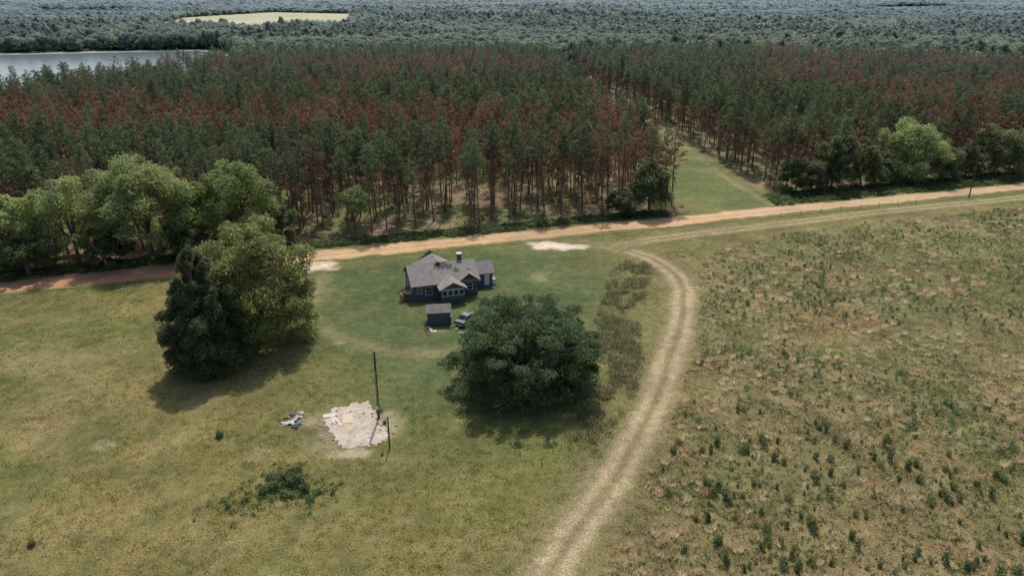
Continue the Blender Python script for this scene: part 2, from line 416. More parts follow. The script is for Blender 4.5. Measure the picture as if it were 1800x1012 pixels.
tree("mimosa_tree",1.4,79.8,10.8,20.8,.1,(.098,.145,.066),"wide spreading dark feathery tree beside the parked car",n=165000,nl=210,seed=9,ls=.10,r0=.45,elong=1.5,lobe=(.07,.16),push=(.5,1.0),gap=.15,skirt=True,warm=(.22,.24,.12),fuzz=.9,zs=.55,tl=90,var=.16,low_extra=14,core=.42)
GL="trees behind the dirt road"
def LT(x,y,h,w,z0,col,lab,n,nl,seed,**k):
    tree("oak_tree",x,y,h,w,z0,col,lab,n=n,nl=nl,seed=seed,group=GL,lobe=(.12,.25),push=(.5,.97),skirt=True,gap=.18,fuzz=.75,ls=.14,core=.45,**k)
LT(-66.5,128,20.5,20,.5,SAGE,"big round sage green tree behind the dirt road",76000,76,11)
LT(-78,124,17,16,.5,(.27,.315,.135),"tall pale green tree in a dense roadside clump",48000,56,12)
LT(-52.5,132,17.5,18.5,.5,(.23,.29,.108),"wide green tree in front of the pines",72000,72,13)
LT(-88,121,14,14,.5,(.26,.30,.13),"leafy green tree at the end of a roadside clump",34000,44,14)
LT(-96,116,15,13,.5,(.25,.29,.125),"leafy green tree at the end of a roadside clump",18000,34,15)
LT(-60,124.5,8,10,.2,(.14,.175,.08),"low bushy tree under taller crowns",22000,34,16)
LT(-71,120.5,7.5,9,.2,(.15,.185,.085),"low bushy tree under taller crowns",20000,34,17)
LT(-83,117.5,8,10,.2,(.17,.205,.09),"low bushy tree under taller crowns",20000,34,18)
LT(-44.5,134,8,9,.2,(.13,.16,.075),"low bushy tree under taller crowns",18000,30,19)
tree("young_tree",-31.5,141,10.5,9,1.0,(.20,.245,.105),"small light green tree at the plantation edge",n=9000,nl=30,seed=20,r0=.15,gap=.1,lobe=(.16,.28),fuzz=.8,ls=.14)
tree("cedar_tree",30.0,154.5,13.5,12.5,.2,(.11,.135,.068),"dark bushy evergreen at the corner of the grass lane",n=34000,nl=60,seed=21,r0=.3,ls=.14,skirt=True,taper=.35,lobe=(.14,.26),fuzz=.75)
tree("cedar_tree",23.5,152.5,7,8,.2,(.12,.15,.07),"low dark evergreen beside the dirt road",n=14000,nl=34,seed=22,r0=.25,ls=.14,skirt=True,lobe=(.16,.28))
GR="hedgerow trees along the dirt road"
for i,(px,py,h,w,z0,c,lab,n) in enumerate([
 (1600,322,16.5,17.5,.4,(.25,.295,.13),"round light green tree beside the dirt road",50000),
 (1468,337,15,11.5,.3,(.115,.14,.072),"dark evergreen tree at the lane entrance",30000),
 (1520,333,12.5,10.5,.3,(.16,.185,.088),"bushy green hedgerow tree by the road",21000),
 (1404,345,9.5,9,.3,(.14,.18,.08),"low green bushy tree at the lane edge",18000),
 (1660,322,11,10.5,.3,(.17,.205,.10),"medium green hedgerow tree by the road",21000),
 (1705,316,9,9,.3,(.13,.16,.08),"dark bushy hedgerow tree by the road",14000),
 (1757,311,14,15,.3,(.14,.17,.082),"broad dark green hedgerow tree by the road",30000),
 (1815,305,15,15,.3,(.18,.22,.105),"broad green hedgerow tree by the road",24000),
 (1555,330,9,9,.2,(.13,.165,.08),"dark bushy hedgerow tree by the road",13000),
 (1432,342,8,8,.2,(.13,.17,.08),"low dark bushy tree at the lane edge",11000),
 (1880,298,13,14,.3,(.18,.22,.105),"broad green hedgerow tree by the road",10000)]):
    x,y=G(px,py); tree("hedgerow_tree",x,y+2.5,h,w,z0,c,lab,n=n,nl=56,seed=30+i,group=GR,ls=.145,lobe=(.13,.26),push=(.4,.95),r0=.28,skirt=True,fuzz=.7,taper=.3 if i in(1,2,4) else 0)

# ------------------------------------------------ plantation pines
def pine_variant(i,kind):
    r=np.random.default_rng(100+i); h=18.0; V=[];F=[]
    bend=[r.normal()*.25,r.normal()*.25]
    tube(V,F,[(0,0,-.1),(0,0,1),(bend[0],bend[1],h*.5),(bend[0]*.5,bend[1]*.6,h*.97)],[.20,.15,.12,.03],6)
    zb=h*{'g':.54,'s':.62,'r':.46,'m':.44}[kind]
    Cs=[];cols=[]
    green=np.array([.108,.140,.066])*r.uniform(.82,1.18); rust=np.array([.225,.122,.072])*r.uniform(.85,1.15); brn=np.array([.21,.135,.09])
    nb=38
    for k in range(nb):
        f=(k+r.random()*.7)/nb; z=zb+(h-zb)*f*.98
        L=(2.6 if kind!='s' else 2.0)*(1-f)**.62*min(1,.5+f*2.4)*r.uniform(.45,1.3)+.22
        th=k*2.4+r.normal()*.6
        e=np.array([math.cos(th)*L,math.sin(th)*L,z+L*.4])
        p0=np.array([bend[0]*.6,bend[1]*.6,z])
        tube(V,F,[p0,(p0+e)/2,e],[.045,.03,.012],3)
        m=max(2,int(L*3.2))
        for q in range(m):
            t=.4+.65*(q+.5)/m; Cs.append(p0+(e-p0)*t+r.normal(size=3)*.12)
            if kind=='r': c=(rust if r.random()<1.7-f*1.1 else green)*r.uniform(.7,1.2)
            elif kind=='m': c=(rust if r.random()>f*1.9 else green)*r.uniform(.75,1.2)
            else: c=(green if (f>.15 or r.random()<.35) else brn)*r.uniform(.7,1.3)
            cols.append(c)
    for k in range(24):
        z=h*.22+(zb-h*.22)*r.random()**.7; th=r.random()*6.28; L=r.uniform(.6,1.9)
        e=np.array([math.cos(th)*L,math.sin(th)*L,z+.2*L-.1]); tube(V,F,[(bend[0]*.5,bend[1]*.5,z),e],[.035,.01],3)
        Cs.append(e*np.array([.85,.85,1])+r.normal(size=3)*.2); cols.append(brn*r.uniform(.8,1.4))
    Cs=np.array(Cs); cols=np.array(cols); per={'g':13,'m':11,'s':10,'r':9}[kind]
    P=np.repeat(Cs,per,axis=0)+unit(len(Cs)*per,r)*r.uniform(.08,.40,(len(Cs)*per,1)); K=np.repeat(cols,per,axis=0)*r.uniform(.8,1.2,(len(P),1))
    nn=unit(len(P),r); nn[:,2]+=.4
    sz=r.uniform(.7,1.3,len(P)); Vq,Fq=quads(P,nn,.20*sz,.065*sz,r)
    return mesh_py("pine_trunk",V,F,M_pbark),mesh_np("pine_crown",Vq,Fq,M_needle,np.repeat(K,4,axis=0))
PV=[pine_variant(i,k) for i,k in enumerate("gggssrrmmm")]
def inback(x,y):
    bx=np.array([-260,-192,-172,-152,-104,0,60,150,245,420]); by=np.array([225,262,312,395,447,455,452,440,372,330])
    return y<np.interp(x,bx,by)
pts=[]
for row in np.arange(-300,460,5.0):
    yy=np.arange(95,470,3.5)+random.uniform(0,3)
    xx=row+SL*(yy-167)
    pts.append(np.stack([xx,yy],1))
pts=np.vstack(pts); pts+=RNG.normal(size=pts.shape)*[1.05,1.0]
x,y=pts[:,0],pts[:,1]; off=y-road_y(x)
ok=(off>np.where(x<40,9.5,15)+fbm(x,y,10,61)*3)&(np.abs(x-lane_c(y))>13-4*sstep(250,330,y))&inback(x,y)&(np.abs(x)<y*.80+12)
ok&=RNG.random(len(x))>.10+.25*sstep(.5,.7,fbm(x,y,14,63,3))
ok&=~((np.abs(x-(150+.22*(y-200)))<3.2)&(y>215))
ok&=~((x<-38)&(off<14))
pts=pts[ok]; x,y=pts[:,0],pts[:,1]
nz=fbm(x,y,40,71,3); nzf=fbm(x,y,9,73,2); wob=(fbm(x,y,70,75,2)-.5)*70
band=np.where(x<40,1.1*np.exp(-((y-188+x*.12-wob*.3)/26)**2)*(.75+.25*(x<-20))+.7*np.exp(-((y-345-wob)/36)**2)+.5*np.exp(-((y-260-wob)/14)**2),.8*np.exp(-((y-262-wob)/26)**2)+.8*np.exp(-((y-350-wob)/26)**2)+.35*(x>110))
red=.55*nz+.25*nzf+.30*band
edge=(y-road_y(x)<17)|(np.abs(x-lane_c(y))<16)
u=RNG.random(len(x)); pr=np.clip((red-.49)/.15,0,1)*np.where(edge,.2,.72)
pm=.18+.6*np.clip((red-.42)/.15,0,1)
var=np.where(u<pr,RNG.integers(5,7,len(x)),np.where(RNG.random(len(x))<pm,RNG.integers(7,10,len(x)),RNG.integers(0,5,len(x)))).astype(int)
hs=RNG.uniform(.76,1.14,len(x)); ws=RNG.uniform(.78,1.25,len(x)); rz=RNG.uniform(0,6.28,len(x))
infov=(np.abs(x)<y*.72)
order=np.argsort(np.where(infov,np.hypot(x,y),1e9))
ind=order[:290]; rest=np.setdiff1d(np.arange(len(x)),ind)
src={}
for j in ind:
    e=bpy.data.objects.new("pine_tree",None); COL.objects.link(e)
    e.location=(x[j],y[j],0); e.rotation_euler=(RNG.normal()*.025,RNG.normal()*.025,rz[j]); e.scale=(ws[j],ws[j],hs[j])
    v=int(var[j]); a=bpy.data.objects.new("trunk",PV[v][0]); b=bpy.data.objects.new("crown",PV[v][1])
    for o in (a,b): COL.objects.link(o); o.parent=e
    src.setdefault(v,(a,b))
    tag(e,"tall pine with reddish brown needles in plantation rows" if v in(5,6) else "tall thin dark green pine in plantation rows","tree","pines of the plantation")
for v in range(10):
    if v not in src:
        j=rest[0]; rest=rest[1:]
        e=bpy.data.objects.new("pine_tree",None); COL.objects.link(e); e.location=(x[j],y[j],0)
        a=bpy.data.objects.new("trunk",PV[v][0]); b=bpy.data.objects.new("crown",PV[v][1])
        for o in (a,b): COL.objects.link(o); o.parent=e
        src[v]=(a,b); tag(e,"tall thin pine in plantation rows","tree","pines of the plantation")
def scatter(name,P,R,S,VAR,sources):
    me=bpy.data.meshes.new(name); me.vertices.add(len(P)); me.vertices.foreach_set("co",np.asarray(P,np.float32).ravel())
    for nm,dat in (("rot",R),("scl",S)):
        a=me.attributes.new(nm,'FLOAT_VECTOR','POINT'); a.data.foreach_set("vector",np.asarray(dat,np.float32).ravel())
    a=me.attributes.new("var",'FLOAT','POINT'); a.data.foreach_set("value",np.asarray(VAR,np.float32))
    me.update(); o=link(bpy.data.objects.new(name,me))
    ng=bpy.data.node_groups.new(name,'GeometryNodeTree')
    ng.interface.new_socket('Geometry',in_out='INPUT',socket_type='NodeSocketGeometry')
    ng.interface.new_socket('Geometry',in_out='OUTPUT',socket_type='NodeSocketGeometry')
    gi=ng.nodes.new('NodeGroupInput'); go=ng.nodes.new('NodeGroupOutput'); J=ng.nodes.new('GeometryNodeJoinGeometry')
    ng.links.new(J.outputs[0],go.inputs[0])
    def na(nm,t):
        n=ng.nodes.new('GeometryNodeInputNamedAttribute'); n.data_type=t; n.inputs['Name'].default_value=nm; return n.outputs[0]
    rr,ss,vv=na("rot",'FLOAT_VECTOR'),na("scl",'FLOAT_VECTOR'),na("var",'FLOAT')
    for v,objs in sources.items():
        c=ng.nodes.new('FunctionNodeCompare'); c.data_type='FLOAT'; c.operation='EQUAL'
        ng.links.new(vv,c.inputs[0]); c.inputs[1].default_value=v; c.inputs['Epsilon'].default_value=.1
        j2=ng.nodes.new('GeometryNodeJoinGeometry')
        for ob in objs:
            oi=ng.nodes.new('GeometryNodeObjectInfo'); oi.transform_space='ORIGINAL'; oi.inputs['Object'].default_value=ob
            ng.links.new(oi.outputs['Geometry'],j2.inputs[0])
        ip=ng.nodes.new('GeometryNodeInstanceOnPoints'); ng.links.new(gi.outputs[0],ip.inputs['Points'])
        ng.links.new(c.outputs[0],ip.inputs['Selection']); ng.links.new(j2.outputs[0],ip.inputs['Instance'])
        ng.links.new(rr,ip.inputs['Rotation']); ng.links.new(ss,ip.inputs['Scale'])
        ng.links.new(ip.outputs[0],J.inputs[0])
    md=o.modifiers.new("scatter",'NODES'); md.node_group=ng
    return o
Z=np.zeros(len(rest))
pl=scatter("pine_plantation",np.stack([x[rest],y[rest],Z],1),np.stack([Z,Z,rz[rest]],1),np.stack([ws[rest],ws[rest],hs[rest]],1),var[rest],src)
tag(pl,"dense rows of green and rust brown plantation pines","trees",kind="stuff")

# ------------------------------------------------ background woodland
BT=[]
bcol=[(.14,.18,.085),(.18,.22,.105),(.12,.15,.08),(.225,.25,.12),(.13,.165,.085)]
shore=[G(30,88),G(110,86),G(200,85),G(270,84),G(340,80)]
shore=[(a,b+20) for a,b in shore]
for i in range(5):
    bx,by=shore[i]
    BT.append(tree("woodland_tree",bx,by,14+2*(i%3),14,.5,bcol[i],"full green tree on the far lake shore",n=2800,nl=26,seed=60+i,ls=.42,r0=.35,group="trees on the lake shore",gap=.6,skirt=True,up=.45,warm=bcol[i],lobe=(.2,.38),taper=.35 if i in(2,4) else 0,var=.12))
P=[];S=[]
yv=455.0
while yv<9000:
    s=max(6.5,yv/130); xl=yv*.80+60
    xv=np.arange(-xl,xl,s)+RNG.uniform(-s,s); n=len(xv)
    P.append(np.stack([xv+RNG.normal(size=n)*s*.45,yv+RNG.normal(size=n)*s*.45,np.zeros(n)],1)); k=s/7.4
    sz=RNG.uniform(.6,1.3,n)
    S.append(np.stack([sz*k,sz*k*RNG.uniform(.75,1.25,n),RNG.uniform(.8,1.05,n)*(.65+.35*sz)*(1+.04*max(k-1,0))],1)); yv+=s*.8
ex=RNG.uniform(-420,420,2600); ey=RNG.uniform(230,460,2600)
m=(~inback(ex,ey-8))&(np.abs(ex)<ey*.8+10); ex,ey=ex[m],ey[m]; n=len(ex)
P.append(np.stack([ex,ey,np.zeros(n)],1)); q=RNG.uniform(.6,1.1,n); S.append(np.stack([q,q,q],1))
P=np.vstack(P);S=np.vstack(S); x,y=P[:,0],P[:,1]
bad=inpoly(x,y,LAKE)|(pdist(x,y,LAKE+[LAKE[0]])<20)
bad|=inpoly(x,y,HAY)
for Q in FARF: bad|=inpoly(x,y,Q)
bad|=(np.abs(x-lane_c(y))<4)&(y<500)
bad|=(x<-150)&(y<560)&(x>-240)&(fbm(x,y,40,81)>.45)
P=P[~bad];S=S[~bad]; n=len(P)
zone=(fbm(P[:,0]*.5,P[:,1],150,85,4)-.2)*13
var=(zone+RNG.normal(size=n)*.55).astype(int)%5
S[:,2]*=.5+1.0*fbm(P[:,0]*.3,P[:,1],120,89,2)
Z=np.zeros(n)
wd=scatter("distant_woodland",P,np.stack([Z,Z,RNG.uniform(0,6.28,n)],1),S,var,{i:(BT[i][1],BT[i][2]) for i in range(5)})
tag(wd,"hazy green woodland stretching to the horizon","woods",kind="stuff")

# ------------------------------------------------ realised scatter (undergrowth, weeds, tufts)
def tufts(name,P,h,w,nb,col,lean=.35,bw=.04,mat=M_grass,seed=1,cv=.2):
    r=np.random.default_rng(seed); n=len(P)
    P=np.repeat(P,nb,axis=0); h=np.repeat(np.broadcast_to(h,n),nb)*r.uniform(.55,1.1,n*nb); w=np.repeat(np.broadcast_to(w,n),nb)
    K=np.repeat(col,nb,axis=0)*r.uniform(1-cv,1+cv,(n*nb,1))
    th=r.uniform(0,6.28,n*nb); ro=w*np.sqrt(r.random(n*nb))
    b=np.stack([P[:,0]+np.cos(th)*ro,P[:,1]+np.sin(th)*ro,np.zeros(n*nb)],1)
    ln=np.stack([np.cos(th)*lean*h*r.random(n*nb)+r.normal(size=n*nb)*.1*h,np.sin(th)*lean*h*r.random(n*nb)+r.normal(size=n*nb)*.1*h,h],1)
    ph=r.uniform(0,3.14,n*nb); bwv=np.broadcast_to(bw,n*nb)*r.uniform(.6,1.4,n*nb)
    sd=np.stack([np.cos(ph)*bwv,np.sin(ph)*bwv,np.zeros(n*nb)],1)
    V=np.stack([b-sd,b+sd,b+ln*.6+sd*.9,b+ln],1).reshape(-1,3); F=np.arange(4*n*nb).reshape(-1,4)
    o=link(bpy.data.objects.new(name,mesh_np(name,V,F,mat,np.repeat(K,4,axis=0)))); return o
def bushes(name,P,h,w,nb,col,ls=.12,seed=2,mat=M_leaf,flat_=.0):
    r=np.random.default_rng(seed); n=len(P); h=np.repeat(np.broadcast_to(h,n),nb); w=np.repeat(np.broadcast_to(w,n),nb)
    d=unit(n*nb,r); rad=r.uniform(.4,1.1,n*nb)
    C=np.stack([np.repeat(P[:,0],nb)+d[:,0]*w*rad,np.repeat(P[:,1],nb)+d[:,1]*w*rad,h*(.5+.5*d[:,2]*rad)+.03],1)
    nn=d+unit(n*nb,r)*.8; nn[:,2]+=flat_; nn/=np.linalg.norm(nn,axis=1)[:,None]
    K=np.repeat(col,nb,axis=0)*r.uniform(.7,1.3,(n*nb,1)); sz=ls*r.uniform(.6,1.4,n*nb)
    V,F=quads(C,nn,sz,sz*.6,r)
    return link(bpy.data.objects.new(name,mesh_np(name,V,F,mat,np.repeat(K,4,axis=0))))
def rnd(n,x0,x1,y0,y1):
    return np.stack([RNG.uniform(x0,x1,n),RNG.uniform(y0,y1,n)],1)
Q=rnd(11000,-190,200,120,330); off=Q[:,1]-road_y(Q[:,0])
Q=Q[(off>7.5)&(np.abs(Q[:,0]-lane_c(Q[:,1]))>12)&(fbm(Q[:,0],Q[:,1],14,91)>.44)&(np.abs(Q[:,0])<Q[:,1]*.75)&inback(Q[:,0],Q[:,1])]
c=np.array([.14,.175,.072])[None,:]*RNG.uniform(.6,1.4,(len(Q),1)); bm=RNG.random(len(Q))<.25; c[bm]=np.array([.20,.14,.09])
tag(bushes("undergrowth",Q,RNG.uniform(.3,1.4,len(Q)),RNG.uniform(.5,1.4,len(Q)),26,c,.2,flat_=.8),"green undergrowth beneath the pines","undergrowth",kind="stuff")
t=RNG.uniform(-100,34,2600); o_=RNG.uniform(3.6,8.2,2600)
Q=np.stack([t,road_y(t)+o_],1); Q=Q[(o_>4.6)|(fbm(Q[:,0],Q[:,1],6,92)>.5)]
t=RNG.uniform(60,135,1500); Q2=np.stack([t,road_y(t)+RNG.uniform(3.5,13,1500)],1); Q=np.vstack([Q,Q2])
c=np.array([.105,.14,.055])[None,:]*RNG.uniform(.6,1.5,(len(Q),1))
hh=RNG.uniform(.3,1.0,len(Q)); tag(bushes("roadside_brush",Q,hh,RNG.uniform(.4,.9,len(Q)),30,c,.16,flat_=.4),"dark green brush on the far road bank","brush",kind="stuff")
# short grass
Q=rnd(120000,-95,130,36,140); px=np.abs(Q[:,0])<Q[:,1]*.92+2
k=px&(RNG.random(len(Q))<np.clip(70/Q[:,1],0,1))&(Q[:,1]<road_y(Q[:,0])-4)&(pdist(Q[:,0],Q[:,1],TRACK)>2.2)&(spoly(Q[:,0],Q[:,1],LAWN,1)<.3)&(RNG.random(len(Q))<.3+2.2*(fbm(Q[:,0],Q[:,1],5,95)-.38))
k&=np.hypot(Q[:,0]+17.5,Q[:,1]-70)>6.0
Q=Q[k]; c=ground_col(Q[:,0],Q[:,1])*RNG.choice([.9,1.2,1.6,2.1],(len(Q),1))*np.array([1.05,1.02,.93])
tag(tufts("field_grass",Q,RNG.uniform(.06,.25,len(Q)),.25,7,c,1.0,.035,seed=4),"short rough olive grass","grass",kind="stuff")
# rough field ground cover
Q=rnd(100000,8,150,36,165); k=inpoly(Q[:,0],Q[:,1],RF)&(Q[:,0]<Q[:,1]*.92+2)&(RNG.random(len(Q))<.3+2.2*(fbm(Q[:,0],Q[:,1],4,97)-.36))
Q=Q[k]; tint=(fbm(Q[:,0],Q[:,1],11,99)+RNG.normal(size=len(Q))*.09)[:,None]; w_=sstep(.37,.51,tint); c=np.array([.33,.255,.15])*(1-w_)+np.array([.148,.182,.068])*w_
dq=pdist(Q[:,0],Q[:,1],TRACK); rb=(fbm(Q[:,0],Q[:,1],13,120)>.50)&(RNG.random(len(Q))<.06+.3*np.exp(-(dq/25)**2)); c[rb]=np.array([.30,.19,.11])
c=c*RNG.uniform(.65,1.4,(len(Q),1))
tag(bushes("field_scrub",Q,RNG.uniform(.08,.42,len(Q)),RNG.uniform(.12,.42,len(Q)),8,c,.08,mat=M_grass,flat_=.5),"low brown and green weeds","weeds",kind="stuff")
# golden plumes
Q=rnd(13000,8,150,36,165); px_=Q[:,0]/Q[:,1]
dtk=pdist(Q[:,0],Q[:,1],TRACK)
k=inpoly(Q[:,0],Q[:,1],RF)&(px_<.92)&(dtk>3)&(fbm(Q[:,0],Q[:,1],9,101)+.12*np.exp(-(dtk/22)**2)+.02*(Q[:,1]>115)+RNG.normal(size=len(Q))*.07>.595)
Q=Q[k]; c=np.array([.60,.49,.31])[None,:]*RNG.uniform(.65,1.2,(len(Q),1)); rb=RNG.random(len(Q))<.12; c[rb]=np.array([.42,.28,.17])
tag(tufts("dry_grass",Q,RNG.uniform(.25,.85,len(Q)),.30,46,c,.6,.022,seed=6),"straw coloured clumps of dry grass","grass",kind="stuff")
# tall weeds strip by the yard
pw=[G(1118,470),G(1100,512),G(1088,565),G(1084,625),G(1078,690),G(1040,770)]; pw=catmull(pw,8)
Q=rnd(24000,4,36,60,130); d=pdist(Q[:,0],Q[:,1],pw); Q=Q[(d<3.5*np.sqrt(RNG.random(len(Q))+.05))&(fbm(Q[:,0],Q[:,1],2.2,103)+RNG.normal(size=len(Q))*.05>.46)&(RNG.random(len(Q))<sstep(58,84,Q[:,1])+.2)&(pdist(Q[:,0],Q[:,1],TRACK)>2.6)]
c=np.array([.29,.245,.155])[None,:]*RNG.uniform(.6,1.3,(len(Q),1)); g2=RNG.random(len(Q))<.5; c[g2]=np.array([.14,.165,.07])
tag(tufts("tall_weeds",Q,RNG.uniform(.25,.95,len(Q)),.35,12,c,.75,.033,seed=8),"grey brown tall weeds beside the yard","weeds",kind="stuff")
def shrub_mesh(seed,h,w,n,col,ls=.09):
    r=np.random.default_rng(seed); st=5+seed%4; C=[];Nn=[]
    for s in range(st):
        th=r.uniform(0,6.28); hh=h*r.uniform(.55,1); e=np.array([math.cos(th)*w*.7*r.random(),math.sin(th)*w*.7*r.random(),hh])
        m=n//st; t=r.uniform(.08,1,m); rad=w*.5*(1-.5*t)
        d=unit(m,r); C.append(e[None,:]*t[:,None]+d*rad[:,None]*np.array([1,1,.6])); Nn.append(d+unit(m,r)*.7)
    C=np.vstack(C);Nn=np.vstack(Nn);Nn/=np.linalg.norm(Nn,axis=1)[:,None]; C[:,2]=np.maximum(C[:,2],.03)
    K=np.array(col)[None,:]*r.uniform(.65,1.35,(len(C),1)); sz=ls*r.uniform(.6,1.4,len(C)); V,F=quads(C,Nn,sz,sz*.55,r)
    return mesh_np("shrub",V,F,M_leaf,np.repeat(K,4,axis=0))
SM=[shrub_mesh(i,1.0+.1*(i%3),.55+.1*(i%4),260,((.088,.125,.052) if i%3 else (.14,.185,.072)),.075) for i in range(8)]
Q=rnd(6800,8,150,38,160); px_=Q[:,0]/Q[:,1]
k=inpoly(Q[:,0],Q[:,1],RF)&(px_<.90)&(pdist(Q[:,0],Q[:,1],TRACK)>4)&(RNG.random(len(Q))<.14+3*(fbm(Q[:,0],Q[:,1],14,105)-.40))&(Q[:,1]<road_y(Q[:,0])-9)
Q=Q[k]; Q=Q[np.argsort(np.hypot(Q[:,0],Q[:,1]))]
A=Q[:295]; B=Q[295:]
for i,(a,b) in enumerate(A):
    o=bpy.data.objects.new("weed_shrub",SM[i%8]); COL.objects.link(o); o.location=(a,b,0); q=random.choice([.35,.45,.6,.75,.9,1.1])*random.uniform(.85,1.15)
    o.scale=(q*random.uniform(.7,1.1),q*.9,q*random.uniform(.8,1.1)); o.rotation_euler[2]=random.uniform(0,6)
    tag(o,"small dark green shrub in the dry brown field","shrub","shrubs in the rough field")
c=np.array([.09,.128,.056])[None,:]*RNG.uniform(.7,1.5,(len(B),1))
tag(bushes("distant_shrubs",B,RNG.uniform(.35,1.1,len(B)),RNG.uniform(.18,.45,len(B)),44,c,.10),"scattered small dark shrubs in dry field","shrubs",kind="stuff")
LB=[(508,845,1.8),(522,852,2.1),(492,856,1.6),(476,862,1.3),(538,862,1.5),(460,870,1.1),(558,866,1.1),(478,840,1.1),(385,768,1.5),(57,958,1.0),(545,880,.9),(668,722,1.0),(675,745,.8),(402,892,.8),(505,872,1.4),(516,832,1.7),(672,800,.5),(500,846,1.5),(600,850,.5),(432,880,.8),(585,868,.7)]
for i,(a,b,sz) in enumerate(LB):
    o=bpy.data.objects.new("wild_shrub",SM[i%8]); COL.objects.link(o); gx,gy=G(a,b); o.location=(gx,gy,0)
    o.scale=(sz*1.15,sz*1.1,sz*.65); o.rotation_euler[2]=i; tag(o,"low ragged green shrub growing in the field","shrub","shrubs in the grass field")
Q=np.vstack([np.stack([RNG.normal(G(a,b)[0],q_,50),RNG.normal(G(a,b)[1],q_*.8,50)],1) for a,b,q_ in ((510,856,1.4),(465,872,1.6),(555,866,1.5),(420,890,1.8),(500,840,1.2))])
c=np.array([.12,.15,.058])[None,:]*RNG.uniform(.6,1.5,(len(Q),1))
tag(bushes("field_brambles",Q,RNG.uniform(.1,.45,len(Q)),RNG.uniform(.2,.5,len(Q)),16,c,.09,flat_=.4),"low tangled brambles in the grass field","brambles",kind="stuff")

# ------------------------------------------------ house
TH=math.atan(.318)
def boxv(x0,x1,y0,y1,z0,z1):
    V=[(x0,y0,z0),(x1,y0,z0),(x1,y1,z0),(x0,y1,z0),(x0,y0,z1),(x1,y0,z1),(x1,y1,z1),(x0,y1,z1)]
    F=[(0,3,2,1),(4,5,6,7),(0,1,5,4),(1,2,6,5),(2,3,7,6),(3,0,4,7)]; return V,F
class MB:
    def __init__(s): s.V=[];s.F=[]
    def add(s,V,F):
        b=len(s.V); s.V+=list(V); s.F+=[tuple(i+b for i in f) for f in F]; return s
    def box(s,*a): return s.add(*boxv(*a))
    def obj(s,name,mat,parent=None,smooth=False,bevel=0):
        o=link(bpy.data.objects.new(name,mesh_py(name,s.V,s.F,mat,smooth)),parent)
        if bevel:
            m=o.modifiers.new("bevel",'BEVEL'); m.width=bevel; m.segments=2
        return o
def clap(name,col,col2):
    m,nt,b=newmat(name); tc=N(nt,'ShaderNodeTexCoord'); sp=N(nt,'ShaderNodeSeparateXYZ'); nt.links.new(tc.outputs['Object'],sp.inputs[0])
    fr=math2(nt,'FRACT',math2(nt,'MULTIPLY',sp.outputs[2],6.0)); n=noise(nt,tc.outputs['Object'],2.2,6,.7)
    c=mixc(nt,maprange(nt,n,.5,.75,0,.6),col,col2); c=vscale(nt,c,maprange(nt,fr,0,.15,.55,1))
    nt.links.new(c,b.inputs['Base Color']); b.inputs['Roughness'].default_value=.6
    bp=N(nt,'ShaderNodeBump'); bp.inputs['Strength'].default_value=.6; bp.inputs['Distance'].default_value=.02
    nt.links.new(fr,bp.inputs['Height']); nt.links.new(bp.outputs[0],b.inputs['Normal']); return m
M_blue=clap("blue_siding",(.060,.080,.100),(.10,.115,.13))
def shingle(name,col,dark,spot=None):
    m,nt,b=newmat(name); tc=N(nt,'ShaderNodeTexCoord'); P=tc.outputs['Object']
    mp=N(nt,'ShaderNodeMapping'); nt.links.new(P,mp.inputs[0]); mp.inputs['Scale'].default_value=(1,1,1)
    br=N(nt,'ShaderNodeTexBrick'); br.inputs['Scale'].default_value=3.0; nt.links.new(mp.outputs[0],br.inputs['Vector'])
    br.inputs['Color1'].default_value=(*[c*1.12 for c in col],1); br.inputs['Color2'].default_value=(*[c*.86 for c in col],1); br.inputs['Mortar'].default_value=(*[c*.6 for c in col],1)
    br.inputs['Mortar Size'].default_value=.015
    n=noise(nt,P,1.1,7,.75); n2=noise(nt,P,7,4,.7)
    c=mixc(nt,maprange(nt,n,.46,.62,0,.75),br.outputs['Color'],dark)
    c=vscale(nt,c,maprange(nt,n2,.3,.7,.75,1.25))
    if spot:
        for (sx,sy,sr) in spot:
            sub=N(nt,'ShaderNodeVectorMath',operation='SUBTRACT'); nt.links.new(P,sub.inputs[0]); sub.inputs[1].default_value=(sx,sy,0)
            ml=N(nt,'ShaderNodeVectorMath',operation='MULTIPLY'); nt.links.new(sub.outputs[0],ml.inputs[0]); ml.inputs[1].default_value=(1,1,0)
            ln=N(nt,'ShaderNodeVectorMath',operation='LENGTH'); nt.links.new(ml.outputs[0],ln.inputs[0])
            d=math2(nt,'ADD',ln.outputs[1],math2(nt,'MULTIPLY',noise(nt,P,2.0,5),1.6))
            c=mixc(nt,maprange(nt,d,sr+.75,sr+.9,.8,0),c,(.065,.055,.05))
    nt.links.new(c,b.inputs['Base Color']); b.inputs['Roughness'].default_value=.9; b.inputs['Specular IOR Level'].default_value=.2
    bp=N(nt,'ShaderNodeBump'); bp.inputs['Strength'].default_value=.4; bp.inputs['Distance'].default_value=.03
    nt.links.new(n2,bp.inputs['Height']); nt.links.new(bp.outputs[0],b.inputs['Normal']); return m
M_roof=shingle("grey_shingle",(.265,.245,.225),(.18,.16,.138),[(5.2,3.0,.85),(6.3,2.5,.55),(4.4,2.9,.5),(7.3,1.8,.4),(9.2,1.4,.3)])
M_white=plain("white_paint",(.58,.58,.56),.6,.12,4)
mg,nt,b=newmat("window_glass"); b.inputs['Base Color'].default_value=(.02,.025,.03,1); b.inputs['Roughness'].default_value=.12
M_glass=mg
M_brick=plain("chimney_brick",(.12,.09,.08),.9,.3,6,bump=.3)
M_metal=plain("galvanised_metal",(.48,.49,.50),.4,.1,3,metal=.5)
H=link(bpy.data.objects.new("house",None)); H.location=(-15.4,105.5,0); H.rotation_euler[2]=TH
tag(H,"slate blue single-storey house with patched grey shingle roof","house")
